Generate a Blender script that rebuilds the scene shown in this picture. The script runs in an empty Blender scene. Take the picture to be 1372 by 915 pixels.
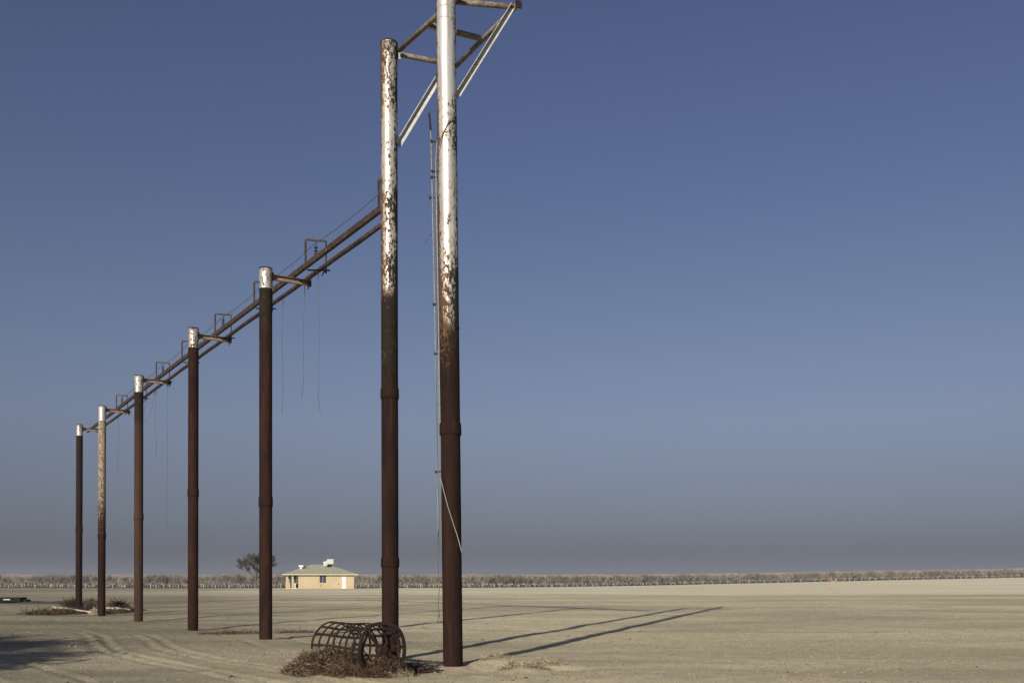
import bpy, math, random
import numpy as np
from mathutils import Vector, Matrix
random.seed(7); rng = np.random.default_rng(7)
S = bpy.context.scene
COL = S.collection
F = 1334.0           # focal length expressed in photo pixels (35 mm lens)
EYE = 1.6; HOR = 779.0

def at(x, y, Y):     # the place a photo point has at a depth of Y metres
    return Vector(((x-686)/F*Y, Y, EYE-(y-HOR)/F*Y))
def zof(y, Y): return EYE-(y-HOR)/F*Y

# ------------------------------------------------------------------ mesh builder
class MB:
    def __init__(s): s.v=[]; s.f=[]; s.sm=[]; s.mi=[]
    def add(s, vs, fs, smooth=False, mi=0):
        b=len(s.v); s.v.extend([tuple(v) for v in vs])
        for f in fs: s.f.append(tuple(i+b for i in f)); s.sm.append(smooth); s.mi.append(mi)
    def tube(s, pts, r, n=8, caps=True, smooth=True, mi=0):
        pts=[Vector(p) for p in pts]; k=len(pts)
        rr=r if isinstance(r,(list,tuple)) else [r]*k
        t=(pts[1]-pts[0]).normalized()
        a=t.cross(Vector((0,0,1)));
        if a.length<1e-3: a=t.cross(Vector((0,1,0)))
        a.normalize(); vs=[]
        for i,p in enumerate(pts):
            if 0<i<k-1: t=(pts[i+1]-pts[i-1]).normalized()
            elif i==k-1: t=(pts[i]-pts[i-1]).normalized()
            a=(a-t*a.dot(t)).normalized(); b=t.cross(a)
            for j in range(n):
                c=2*math.pi*j/n; vs.append(p+(a*math.cos(c)+b*math.sin(c))*rr[i])
        fs=[(i*n+j,i*n+(j+1)%n,(i+1)*n+(j+1)%n,(i+1)*n+j) for i in range(k-1) for j in range(n)]
        s.add(vs,fs,smooth,mi)
        if caps:
            b=len(s.v)-k*n
            s.f.append(tuple(b+j for j in range(n))[::-1]); s.sm.append(False); s.mi.append(mi)
            s.f.append(tuple(b+(k-1)*n+j for j in range(n))); s.sm.append(False); s.mi.append(mi)
    def prism(s, p0, p1, r0, r1, mi=0):        # three-sided twig
        p0=Vector(p0); p1=Vector(p1); t=p1-p0
        if t.length<1e-5: return
        t.normalize(); a=t.orthogonal().normalized(); b=t.cross(a); vs=[]
        for p,r in ((p0,r0),(p1,r1)):
            for j in range(3):
                c=2.0944*j; vs.append(p+(a*math.cos(c)+b*math.sin(c))*r)
        s.add(vs,[(0,1,4,3),(1,2,5,4),(2,0,3,5)],False,mi)
    def box(s, c, sx, sy, sz, ax=(1,0,0), ay=(0,1,0), az=(0,0,1), mi=0):
        c=Vector(c); ax=Vector(ax)*sx/2; ay=Vector(ay)*sy/2; az=Vector(az)*sz/2; vs=[]
        for k in (-1,1):
            for j in (-1,1):
                for i in (-1,1): vs.append(c+ax*i+ay*j+az*k)
        s.add(vs,[(0,2,3,1),(4,5,7,6),(0,1,5,4),(2,6,7,3),(0,4,6,2),(1,3,7,5)],False,mi)
    def bar(s, p0, p1, w, h, up=(0,0,1), mi=0):
        p0=Vector(p0); p1=Vector(p1); d=p1-p0; L=d.length; d.normalize()
        side=d.cross(Vector(up)).normalized(); u=side.cross(d)
        s.box((p0+p1)/2, L,w,h, d,side,u, mi)
    def channel(s, p0, p1, w, h, t, up=(0,0,1), flip=1):   # C section: web + two flanges
        p0=Vector(p0); p1=Vector(p1); d=(p1-p0).normalized()
        side=d.cross(Vector(up)).normalized()*flip; u=d.cross(side).normalized()
        if u.z<0: u=-u
        s.bar(p0-side*(w/2-t/2), p1-side*(w/2-t/2), t, h, up)
        for k in (-1,1): s.bar(p0+u*k*(h/2-t/2)+side*t/2, p1+u*k*(h/2-t/2)+side*t/2, w-t, t, up)
    def lathe(s, prof, n=48, smooth=True, c=(0,0,0)):
        vs=[(c[0]+r*math.cos(2*math.pi*j/n),c[1]+r*math.sin(2*math.pi*j/n),c[2]+z) for r,z in prof for j in range(n)]
        for i in range(len(prof)-1):
            pass
        fs=[(i*n+j,i*n+(j+1)%n,(i+1)*n+(j+1)%n,(i+1)*n+j) for i in range(len(prof)-1) for j in range(n)]
        s.add(vs,fs,smooth)
    def build(s, name, mats, parent=None, origin=(0,0,0)):
        me=bpy.data.meshes.new(name); o=Vector(origin)
        me.from_pydata([(v[0]-o.x,v[1]-o.y,v[2]-o.z) for v in s.v],[],s.f)
        me.polygons.foreach_set('use_smooth', s.sm)
        me.polygons.foreach_set('material_index', s.mi)
        for m in (mats if isinstance(mats,(list,tuple)) else [mats]): me.materials.append(m)
        me.update()
        ob=bpy.data.objects.new(name,me); COL.objects.link(ob)
        if parent: ob.parent=parent
        else: ob.location=o
        return ob

def tag(o,label,cat,group=None,kind=None):
    o['label']=label; o['category']=cat
    if group: o['group']=group
    if kind: o['kind']=kind
    return o
def thing(name,label,cat,loc=(0,0,0),group=None):
    o=bpy.data.objects.new(name,None); COL.objects.link(o); o.location=loc; o.empty_display_size=.2
    return tag(o,label,cat,group)

# ------------------------------------------------------------------ numpy value noise
def _hash(ix,iy,seed):
    h=(ix.astype(np.int64)*374761393+iy.astype(np.int64)*668265263+seed*974634777)&0xffffffff
    h=((h^(h>>13))*1274126177)&0xffffffff
    return ((h^(h>>16))&0xffff)/65535.0
def vn(x,y,seed=0):
    ix=np.floor(x);iy=np.floor(y);fx=x-ix;fy=y-iy
    fx=fx*fx*(3-2*fx);fy=fy*fy*(3-2*fy)
    a=_hash(ix,iy,seed);b=_hash(ix+1,iy,seed);c=_hash(ix,iy+1,seed);d=_hash(ix+1,iy+1,seed)
    return (a*(1-fx)+b*fx)*(1-fy)+(c*(1-fx)+d*fx)*fy-.5
def fbm(x,y,o=4,seed=0):
    r=0;a=1
    for k in range(o): r=r+a*vn(x*2**k,y*2**k,seed+k*17);a*=.5
    return r
def ss(a,b,x):
    t=np.clip((x-a)/(b-a),0,1); return t*t*(3-2*t)

# ------------------------------------------------------------------ terrain
def pole_line(Y): return 10.34-.6252*Y
BASES=[(523,883,20.55),(356,857,27.36),(258,845,33.97),(185.5,833,41.4),(136,825,48.6),(105.5,818,54.7)]
def terrain(X,Y):
    X=np.asarray(X,float);Y=np.asarray(Y,float)
    z=.30*ss(90,185,Y)-.14*ss(200,245,Y)
    z=z+.0163*X/(1+np.exp(-X/40.))*ss(125,375,Y)
    # tiny settling of the ground along the line of poles
    for x,y,D in BASES[1:]:
        px=(x-686)/F*D; want=EYE-(y-HOR)/F*D
        z=z+want*np.exp(-((X-px)**2+(Y-D)**2)/(2*2.2**2))
    for x,y,D in [(607,893,18.72)]+BASES:
        px=(x-686)/F*D; d=np.hypot(X-px,Y-D)
        z=z+.018*np.exp(-((d-.2)/.28)**2)*(1+1.2*vn(X/.25,Y/.25,31))
    near=np.exp(-np.maximum(Y,0)/90.)
    z=z+near*(.05*fbm(X/3.,Y/3.,3,3)+.020*fbm(X/.6,Y/.6,4,9))
    # wheel ruts crossing the near left ground
    for off,a in ((0,.9),(1.5,1.),(.45,.5),(1.95,.5),(-2.3,.5),(-3.8,.45),(4.4,.6),(5.9,.5)):
        d=(X+5.2+off)+ (Y-20)*.62 + .5*np.sin(Y*.35)
        z=z-.034*a*np.exp(-(d/.11)**2)*ss(60,30,Y)*(1+.5*vn(X/.4,Y/.4,77))+.020*a*np.exp(-((np.abs(d)-.22)/.08)**2)*ss(60,30,Y)
    # dug over ground to the right of the near pole
    for cx,cy,h,rx,ry in ((-.30,19.35,.09,.55,.35),(-.45,18.2,-.10,.7,.35),(.15,18.0,.09,.5,.4),(.55,19.1,.10,.5,.3),(.9,18.3,-.07,.5,.3),(-1.9,18.0,-.06,.9,.5),(-1.15,18.3,.05,.35,.3),(-2.3,19.1,.05,.6,.4)):
        z=z+h*np.exp(-((X-cx)/rx)**2-((Y-cy)/ry)**2)*(1+.5*fbm(X/.3,Y/.3,2,5))
    z=z+.12*np.exp(-((Y-117-.02*X)/1.2)**2)*ss(-30,0,X)*(vn(X/9.,Y*0,4)+.6)
    z=z+.16*np.exp(-((Y-135-.03*X)/1.3)**2)*ss(20,35,X)*ss(62,50,X)
    return z
def gz(x,y): return float(terrain(np.array([x]),np.array([y]))[0])

# ------------------------------------------------------------------ materials
def mat(name):
    m=bpy.data.materials.new(name); m.use_nodes=True; nt=m.node_tree
    return m,nt,nt.nodes['Principled BSDF']
def N(nt,t,**k):
    n=nt.nodes.new(t)
    for a,b in k.items(): setattr(n,a,b)
    return n
def math_(nt,op,a,b=None,clamp=False):
    n=N(nt,'ShaderNodeMath',operation=op,use_clamp=clamp)
    for i,v in enumerate((a,b)):
        if v is None: continue
        if isinstance(v,(int,float)): n.inputs[i].default_value=v
        else: nt.links.new(v,n.inputs[i])
    return n.outputs[0]
def mr(nt,v,a,b,c=0,d=1):
    n=N(nt,'ShaderNodeMapRange'); n.clamp=True; nt.links.new(v,n.inputs[0])
    for i,q in enumerate((a,b,c,d)):
        if isinstance(q,(int,float)): n.inputs[i+1].default_value=q
        else: nt.links.new(q,n.inputs[i+1])
    return n.outputs[0]
def noise(nt,vec,scale,detail=4,rough=.6,dist=0):
    n=N(nt,'ShaderNodeTexNoise'); n.inputs['Scale'].default_value=scale; n.inputs['Detail'].default_value=detail
    n.inputs['Roughness'].default_value=rough; n.inputs['Distortion'].default_value=dist
    nt.links.new(vec,n.inputs['Vector']); return n.outputs[0]
def mapping(nt,vec,sc,loc=(0,0,0)):
    n=N(nt,'ShaderNodeMapping'); nt.links.new(vec,n.inputs[0]); n.inputs[3].default_value=sc; n.inputs[1].default_value=loc
    return n.outputs[0]
def mix(nt,f,a,b):
    n=N(nt,'ShaderNodeMix',data_type='RGBA')
    for s_,v in ((n.inputs[0],f),(n.inputs[6],a),(n.inputs[7],b)):
        if isinstance(v,(int,float)): s_.default_value=v
        elif isinstance(v,tuple): s_.default_value=(*v,1)
        else: nt.links.new(v,s_)
    return n.outputs[2]
def bump(nt,h,strength,dist,bs,prev=None):
    n=N(nt,'ShaderNodeBump'); n.inputs['Strength'].default_value=strength; n.inputs['Distance'].default_value=dist
    nt.links.new(h,n.inputs['Height']); nt.links.new(n.outputs[0],bs.inputs['Normal'])
def objco(nt): return N(nt,'ShaderNodeTexCoord').outputs['Object']

def simple(name,c1,c2,scale=6,rough=.8,stretch=(1,1,1),bmp=.3,metal=0,c3=None):
    m,nt,bs=mat(name); co=mapping(nt,objco(nt),stretch)
    n1=noise(nt,co,scale,6,.65); f=mr(nt,n1,.35,.65)
    c=mix(nt,f,c1,c2)
    if c3:
        n2=noise(nt,co,scale*2.7,5,.7); c=mix(nt,mr(nt,n2,.56,.62),c,c3)
    nt.links.new(c,bs.inputs['Base Color']); bs.inputs['Roughness'].default_value=rough; bs.inputs['Metallic'].default_value=metal
    bs.inputs['Specular IOR Level'].default_value=.3
    bump(nt,n1,bmp,.01,bs); return m

RUSTD=(.010,.006,.0052); RUSTM=(.026,.0115,.0075); RUSTL=(.062,.028,.017)
def pole_mat(name,z0,w,amp,seed,dense_lo,dense_hi,th_lo,th_hi,black=None,low=(RUSTD,RUSTM),tan=None,side=.0,top=None):
    """white paint above z0, flaking; dark oxide below.  black=(z_bottom,z_top,softness) tar-coloured zone"""
    m,nt,bs=mat(name); oc=objco(nt)
    co=mapping(nt,oc,(1,1,1),(seed,seed*1.7,seed*.37))
    sep=N(nt,'ShaderNodeSeparateXYZ'); nt.links.new(oc,sep.inputs[0]); z=sep.outputs[2]; x=sep.outputs[0]
    big=noise(nt,mapping(nt,co,(1,1,.25)),3.5,6,.7)
    fine=noise(nt,mapping(nt,co,(1,1,.5)),20,10,.74)
    zone=noise(nt,mapping(nt,co,(.5,.5,1)),1.1,2,.5)
    streak=noise(nt,mapping(nt,co,(1,1,.06)),16,5,.6)
    # oxide colours
    rust=mix(nt,mr(nt,big,.35,.68),low[0],low[1])
    rust=mix(nt,mr(nt,streak,.56,.75,0,.55),rust,RUSTL)
    rust=mix(nt,mr(nt,noise(nt,mapping(nt,co,(1,1,.3)),6,6,.7),.58,.72,0,.6),rust,(.020,.020,.017))
    if tan:
        tn=math_(nt,'ADD',mr(nt,z,tan[0],tan[1]),math_(nt,'MULTIPLY',math_(nt,'SUBTRACT',fine,.5),2.0))
        rust=mix(nt,mr(nt,tn,.35,.75),rust,mix(nt,mr(nt,fine,.42,.58),(.10,.07,.045),(.33,.28,.21)))
    if black:
        bk=math_(nt,'ADD',mr(nt,z,black[0],black[0]+black[2]),math_(nt,'MULTIPLY',math_(nt,'SUBTRACT',fine,.5),1.3))
        bc=mix(nt,mr(nt,fine,.58,.63),(.016,.012,.009),(.080,.066,.042))
        rust=mix(nt,mr(nt,bk,.45,.62),rust,bc)
    # white paint and its losses
    a=math_(nt,'ADD',mr(nt,z,z0-w,z0+w),math_(nt,'MULTIPLY',math_(nt,'SUBTRACT',fine,.5),amp))
    wm=mr(nt,a,.47,.53)
    th=math_(nt,'ADD',mr(nt,z,dense_lo,dense_hi,th_lo,th_hi),mr(nt,zone,.40,.62,-.050,.022))
    if top: th=math_(nt,'SUBTRACT',th,mr(nt,z,top-1.5,top-.1,0,.085))
    comb=math_(nt,'ADD',math_(nt,'MULTIPLY',fine,.7),math_(nt,'MULTIPLY',big,.3))
    if side:
        comb=math_(nt,'ADD',comb,math_(nt,'MULTIPLY',mr(nt,math_(nt,'ABSOLUTE',x),.10,.19),side))
    run=noise(nt,mapping(nt,co,(1,1,.09)),11,7,.7)
    ed=math_(nt,'ADD',mr(nt,x,-.115,-.185),math_(nt,'MULTIPLY',math_(nt,'SUBTRACT',run,.5),2.2))
    loss=math_(nt,'MAXIMUM',mr(nt,math_(nt,'SUBTRACT',comb,th),0,.03),mr(nt,ed,.50,.66),True)
    wx=math_(nt,'ADD',x,math_(nt,'MULTIPLY',math_(nt,'SUBTRACT',big,.5),.35))
    lossc=mix(nt,mr(nt,wx,-.03,.03),(.085,.045,.025),(.020,.020,.017))
    paint=mix(nt,mr(nt,streak,.42,.62,0,.8),(.53,.53,.515),(.33,.30,.25))
    stain=mr(nt,math_(nt,'SUBTRACT',comb,math_(nt,'SUBTRACT',th,.06)),0,.06,0,.75)
    paint=mix(nt,stain,paint,(.36,.29,.20))
    paint=mix(nt,mr(nt,noise(nt,mapping(nt,co,(1,1,.12)),5,6,.7),.5,.66,0,.55),paint,(.40,.39,.35))
    painted=mix(nt,loss,paint,lossc)
    c=mix(nt,wm,rust,painted)
    nt.links.new(c,bs.inputs['Base Color'])
    pm=math_(nt,'MULTIPLY',wm,math_(nt,'SUBTRACT',1,loss))
    nt.links.new(mr(nt,pm,0,1,.85,.42),bs.inputs['Roughness']); nt.links.new(mr(nt,pm,0,1,.10,.35),bs.inputs['Specular IOR Level'])
    nt.links.new(math_(nt,'MULTIPLY',pm,.45),bs.inputs['Metallic'])
    h=math_(nt,'ADD',math_(nt,'MULTIPLY',pm,.5),math_(nt,'ADD',math_(nt,'MULTIPLY',fine,.35),math_(nt,'MULTIPLY',big,.5)))
    bump(nt,h,.55,.006,bs)
    return m

M={}
M['rust']=simple('rusty_steel',RUSTD,RUSTM,7,.78,c3=RUSTL)
M['rust_light']=simple('weathered_pipe_steel',(0.1040,0.0720,0.0440),(0.2400,0.2080,0.1600),9,.7,c3=(0.0560,0.0280,0.0160))
M['rail']=simple('rail_steel',(0.0240,0.0144,0.0112),(0.0560,0.0344,0.0264),5,.75,c3=(0.1200,0.0880,0.0680))
M['arm']=simple('arm_steel',(0.1360,0.0885,0.0628),(0.2720,0.2142,0.1646),8,.75,c3=(0.0816,0.0400,0.0269))
M['galv']=simple('painted_angle_steel',(0.4000,0.4000,0.3680),(0.5280,0.5280,0.4960),12,.5,c3=(0.2400,0.2080,0.1520))
M['conduit']=simple('grey_conduit',(0.1600,0.1600,0.1360),(0.2720,0.2720,0.2320),20,.6,c3=(0.0800,0.0560,0.0400))
M['darkpipe']=simple('dark_conduit',(.02,.018,.016),(.05,.035,.026),12,.8)
M['wire']=simple('old_wire',(.06,.055,.05),(.14,.13,.12),40,.6)
M['porc']=simple('dark_insulator',(.012,.012,.016),(.03,.03,.035),20,.3)
M['twig']=simple('dry_brush',(0.0800,0.0496,0.0288),(0.1600,0.1080,0.0640),9,.9)
M['twig2']=simple('dark_dry_brush',(0.0360,0.0208,0.0144),(0.0720,0.0416,0.0272),9,.9)
M['straw']=simple('bleached_straw',(.30,.26,.17),(.42,.37,.27),12,.9)
M['plank']=simple('bleached_timber',(0.3200,0.2880,0.2240),(0.4400,0.4000,0.3280),8,.85,(1,1,6))
M['black']=simple('black_plastic',(.004,.0045,.006),(.008,.009,.011),4,.9)
M['pale']=simple('pale_sticker',(0.4000,0.4000,0.3760),(0.5200,0.5200,0.4800),30,.6)
M['orange']=simple('faded_orange_paint',(0.3200,0.1760,0.1040),(0.3680,0.2160,0.1360),5,.6)
M['trunk']=simple('limewashed_bark',(0.3040,0.2800,0.2280),(0.4960,0.4560,0.3840),.9,.95)
M['crown']=simple('bare_orchard_twigs',(0.1968,0.1768,0.1432),(0.3018,0.2732,0.2291),.6,.95)
M['crown2']=simple('reddish_bare_twigs',(0.1771,0.1575,0.1273),(0.2755,0.2475,0.2068),.6,.95)
M['barkd']=simple('grey_bark',(.07,.065,.055),(.13,.12,.10),3,.95)
M['foliage']=simple('grey_green_needles',(.06,.058,.05),(.115,.11,.092),1.3,.9)
M['leaf']=simple('evergreen_leaves',(.04,.06,.03),(.08,.11,.05),2,.8)
M['berm']=simple('shadow_dark_ground',(.06,.055,.045),(.10,.095,.08),3,.95)  # dark colour stands in for a cast shadow at the left edge
M['stone']=simple('field_stone',(.20,.175,.13),(.40,.36,.27),3,.9)
M['clod']=simple('dirt_clod',(.16,.135,.095),(.32,.27,.19),3,.95)
M['fartree']=simple('distant_dark_foliage',(.045,.05,.045),(.075,.08,.07),.05,.95)

# ground
m,nt,bs=mat('sandy_ground'); M['ground']=m
oc=objco(nt); sep=N(nt,'ShaderNodeSeparateXYZ'); nt.links.new(oc,sep.inputs[0])
flat=mapping(nt,oc,(1,1,0))
pat=noise(nt,mapping(nt,flat,(.035,.09,0)),1,7,.62,.3)
pat2=noise(nt,mapping(nt,flat,(.045,.13,0)),1,9,.72,1.2)
med=noise(nt,flat,1.6,7,.7); fin=noise(nt,flat,22,5,.75); grit=noise(nt,flat,60,3,.8)
c=mix(nt,mr(nt,pat,.41,.59),(0.585,0.507,0.314),(0.860,0.752,0.468))
c=mix(nt,mr(nt,pat2,.51,.59,0,.65),c,(0.420,0.381,0.270))
c=mix(nt,mr(nt,pat2,.46,.38,0,.5),c,(0.900,0.794,0.517))
c=mix(nt,mr(nt,med,.49,.60,0,.40),c,(0.420,0.371,0.248))
c=mix(nt,mr(nt,fin,.54,.63,0,.75),c,(0.300,0.266,0.187))
c=mix(nt,mr(nt,fin,.45,.37,0,.55),c,(0.900,0.850,0.638))
c=mix(nt,mr(nt,grit,.56,.64,0,.6),c,(0.280,0.251,0.187))
pit=noise(nt,flat,9,2,.5); c=mix(nt,mr(nt,pit,.66,.70,0,.75),c,(0.160,0.141,0.105))
dv=N(nt,'ShaderNodeVectorMath',operation='DISTANCE'); nt.links.new(flat,dv.inputs[0]); dv.inputs[1].default_value=((607-686)/F*18.72+.05,18.62,0)
c=mix(nt,mr(nt,math_(nt,'ADD',dv.outputs['Value'],math_(nt,'MULTIPLY',med,.6)),.85,.45,0,.7),c,(.80,.60,.38))
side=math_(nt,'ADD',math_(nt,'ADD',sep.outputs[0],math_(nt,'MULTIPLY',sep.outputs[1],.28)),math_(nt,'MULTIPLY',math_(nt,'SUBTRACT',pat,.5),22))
vignette_tone=mix(nt,mr(nt,side,-4,9),(.54,.54,.55),(1.0,1.0,1.0)); vignette_tone=mix(nt,mr(nt,sep.outputs[1],28,17,0,.4),vignette_tone,(.84,.84,.86))  # vignette-like darkening to the left and foreground, put into the sand colour
mx=N(nt,'ShaderNodeMix',data_type='RGBA',blend_type='MULTIPLY'); mx.inputs[0].default_value=1; nt.links.new(c,mx.inputs[6]); nt.links.new(vignette_tone,mx.inputs[7]); c=mx.outputs[2]
edge=math_(nt,'ADD',sep.outputs[1],math_(nt,'MULTIPLY',math_(nt,'SUBTRACT',noise(nt,mapping(nt,flat,(.03,.05,0)),1,4),.5),16))
b1=mr(nt,edge,114,119); b2=mr(nt,math_(nt,'ADD',sep.outputs[0],math_(nt,'MULTIPLY',pat,60)),-45,45)
streaks=noise(nt,mapping(nt,flat,(.012,.12,0)),1,6,.65)
lt=mix(nt,mr(nt,streaks,.40,.62),(.95,.86,.60),(.80,.71,.47))
c=mix(nt,math_(nt,'MULTIPLY',math_(nt,'MULTIPLY',b1,b2),.9),c,lt)
# brown leaf litter and shaded-soil tone among the orchard rows
far=mr(nt,sep.outputs[1],236,262,0,.55)
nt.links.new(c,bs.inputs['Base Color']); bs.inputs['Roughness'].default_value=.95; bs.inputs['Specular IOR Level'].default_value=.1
h=math_(nt,'ADD',math_(nt,'MULTIPLY',fin,.5),math_(nt,'ADD',math_(nt,'MULTIPLY',med,1.2),math_(nt,'MULTIPLY',grit,.25)))
bump(nt,h,1.0,.075,bs)

# ------------------------------------------------------------------ ground sheet
ys=np.concatenate([np.linspace(-120,11.5,40),12*np.exp(np.arange(0,640)*.0088)])
t=np.linspace(-1,1,470); u=np.sign(t)*(np.abs(t)*.72+np.abs(t)**9*.55)
Yg,Ug=np.meshgrid(ys,u,indexing='ij'); Wd=np.maximum(Yg,12)+4
Xg=Ug*Wd; Zg=terrain(Xg,Yg)
nr,nc=Xg.shape
me=bpy.data.meshes.new('ground')
co=np.stack([Xg,Yg,Zg],-1).reshape(-1,3).astype(np.float32)
i=np.arange((nr-1)*(nc-1)); a=(i//(nc-1))*nc+i%(nc-1)
quads=np.stack([a,a+1,a+nc+1,a+nc],-1).astype(np.int32)
me.vertices.add(len(co)); me.vertices.foreach_set('co',co.ravel())
me.loops.add(quads.size); me.loops.foreach_set('vertex_index',quads.ravel())
me.polygons.add(len(quads)); me.polygons.foreach_set('loop_start',np.arange(0,quads.size,4,dtype=np.int32))
me.polygons.foreach_set('use_smooth',np.ones(len(quads),bool)); me.update(); me.validate()
me.materials.append(M['ground'])
g=bpy.data.objects.new('ground',me); COL.objects.link(g); g['kind']='structure'

# ------------------------------------------------------------------ scattered stones and clods on the ground
def pebbles(name,n,y0,y1,smin,smax,mats,label,cat,dens=None):
    V=[];Fc=[];mi=[]
    oct_=np.array([(1,0,0),(-1,0,0),(0,1,0),(0,-1,0),(0,0,1),(0,0,-1)],float)
    tri=[(0,2,4),(2,1,4),(1,3,4),(3,0,4),(2,0,5),(1,2,5),(3,1,5),(0,3,5)]
    Y=y0*(y1/y0)**rng.random(n); X=(rng.random(n)*1.24-.62)*(Y+2)
    if dens is not None:
        k=fbm(X/2.5,Y/2.5,3,21)+.25*rng.standard_normal(n)>.05; X=X[k];Y=Y[k]
    Z=terrain(X,Y); s=smin+(smax-smin)*rng.random(len(X))**4; b=0
    for x,y,z,q in zip(X,Y,Z,s):
        v=oct_*(q*(.6+.8*rng.random((6,3))))*np.array([1,1,.6])
        a=rng.random()*6.28; ca,sa=math.cos(a),math.sin(a)
        v=np.stack([v[:,0]*ca-v[:,1]*sa,v[:,0]*sa+v[:,1]*ca,v[:,2]],-1)+np.array([x,y,z+q*.12])
        V.extend(v.tolist()); Fc.extend([(p+b,r+b,w+b) for p,r,w in tri]); b+=6
    me=bpy.data.meshes.new(name); me.from_pydata(V,[],Fc); me.materials.append(mats); me.update()
    o=bpy.data.objects.new(name,me); COL.objects.link(o); tag(o,label,cat,kind='stuff')
pebbles('dirt_clods',30000,14,110,.007,.045,M['clod'],'small dirt clods strewn all over the sandy ground','clods',1)
pebbles('dark_clods',600,15,90,.012,.045,M['twig2'],'sparse dark lumps of earth and bark on the sand','clods',None)
pebbles('loose_stones',1800,14,80,.006,.022,M['stone'],'pale loose pebbles strewn over the sandy ground','pebbles',1)

# ------------------------------------------------------------------ the poles
ALONG=Vector((-.530,.848,0)); PERP=Vector((.848,.530,0))
PG='tall steel pipe poles in a row'
def make_pole(label,X,Y,r,ztop,m,collars=(),lean=(0,0),rings=(),base=None,dark_rim=False):
    zb=gz(X,Y) if base is None else base
    t=thing('steel_pole',label,'pole',(X,Y,zb),PG)
    t.rotation_euler=(math.radians(lean[1]),math.radians(lean[0]),0)
    H=ztop-zb
    b=MB(); prof=[(r,-.4)]; k=60
    for i in range(k+1):
        prof.append((r*(1+.004*math.sin(i*1.7)+.003*random.uniform(-1,1)), H*i/k))
    prof+= [(r-.012,H+.002),(r-.014,H-.25),(0.001,H-.25)]
    b.lathe(prof,48); b.build('shaft',m,t)
    c=MB(); c.lathe([(r*.985,H-.03),(r+.006,H-.026),(r+.008,H-.004),(r+.003,H+.004),(r-.015,H+.006)],48); c.build('rim',M['rust'],t)
    for z,h,e in collars:
        c=MB(); z-=zb; c.lathe([(r*.98,z-h/2-.01),(r+e,z-h/2),(r+e*1.08,z-h*.25),(r+e,z+h*.32),(r+e*.55,z+h/2),(r*.98,z+h/2+.02)],48)
        c.build('collar',m,t)
    for z in rings:
        c=MB(); z-=zb; c.lathe([(r*.99,z-.018),(r+.007,z-.010),(r+.009,z),(r+.006,z+.012),(r*.99,z+.018)],48); c.build('weld_ring',m,t)
    return t,zb

# pole E (second from the camera) and F (nearest)
YE,YF=20.55,18.72; XE=(523-686)/F*YE; XF=(607-686)/F*YF
mE=pole_mat('pole_paint_far_of_pair',zof(398,YE),.55,1.8,3.1,zof(400,YE),zof(235,YE),.43,.565,black=(zof(560,YE),9,2.0),side=.10,top=zof(52,YE))
mF=pole_mat('pole_paint_near_of_pair',zof(456,YF),1.1,2.9,8.3,zof(455,YF),zof(300,YF),.445,.575,side=.10)
pE,zE=make_pole('tall white-topped pole rising behind the rusty cage, second nearest',XE,YE,.173,zof(52,YE-.17),mE,
    collars=[(zof(527.5,YE),.22,.016),(zof(753,YE),.20,.016)],lean=(-.14,0),rings=[zof(246,YE),zof(60,YE)])
zFtop=14.3
pF,zF=make_pole('nearest pole, grey conduits up its side, top cut off by the picture edge',XF,YF,.185,zFtop,mF,
    collars=[(zof(575,YF),.23,.020)],lean=(-.64,0),rings=[zof(14,YF),zof(29,YF),zof(187,YF),zof(440,YF)])

def lean_pt(t,p):   # world point -> local to the leaning thing
    return t.matrix_world.inverted()@Vector(p)
bpy.context.view_layer.update()

# poles 1..5 of the low row
specs=[ # px,  basepx, toppx, depth, r, mat
 (356,857,357,27.36,.175,(388,.02,.12,13.7,445,370,.50,.545,(zof(470,27.36),9,1.5),(RUSTD,(.036,.015,.010)),None),'rusty brown pole with short white cap nearest to the tan house, third from the right',672),
 (258.5,845,438,33.97,.172,(464,.02,.12,22.1,480,440,.55,.57,None,((.014,.007,.0055),(.034,.0125,.0085)),None),'dark red rust pole with a white cap, third pole from the left end of the row',660),
 (185.5,833,502,41.4,.178,(524,.03,.25,31.9,540,505,.55,.57,(zof(600,41.4),9,2.),((.03,.02,.014),(.055,.03,.02)),None),'dark pole with a thick collar and white cap beside the hanging wires, fourth from the left is right of it',692),
 (136,825,543,48.6,.178,(562,.05,.5,44.2,590,545,.50,.56,None,(RUSTD,RUSTM),(zof(740,48.6),zof(610,48.6))),'pole with peeled tan upper length, standing between two darker poles at the far end',718),
 (105.5,818,568,54.7,.172,(584,.03,.15,52.6,600,570,.53,.56,(zof(690,54.7),9,1.0),(RUSTD,RUSTM),None),'farthest pole with black tarred upper length at the left end of the row',709)]
labels=['rusty pole, mottled black neck under its white cap, just left of the tan house',
 'plain dark red-brown pole with white cap, fourth from the far left end',
 'blackish pole with white cap and thick collar, third from the far left end',
 'pole with peeled tan upper length between two darker poles near the far end',
 'farthest pole, black tarred length under a white cap, at the left end']
leans=[0,.1,.1,.2,.25]
low=[]
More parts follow.
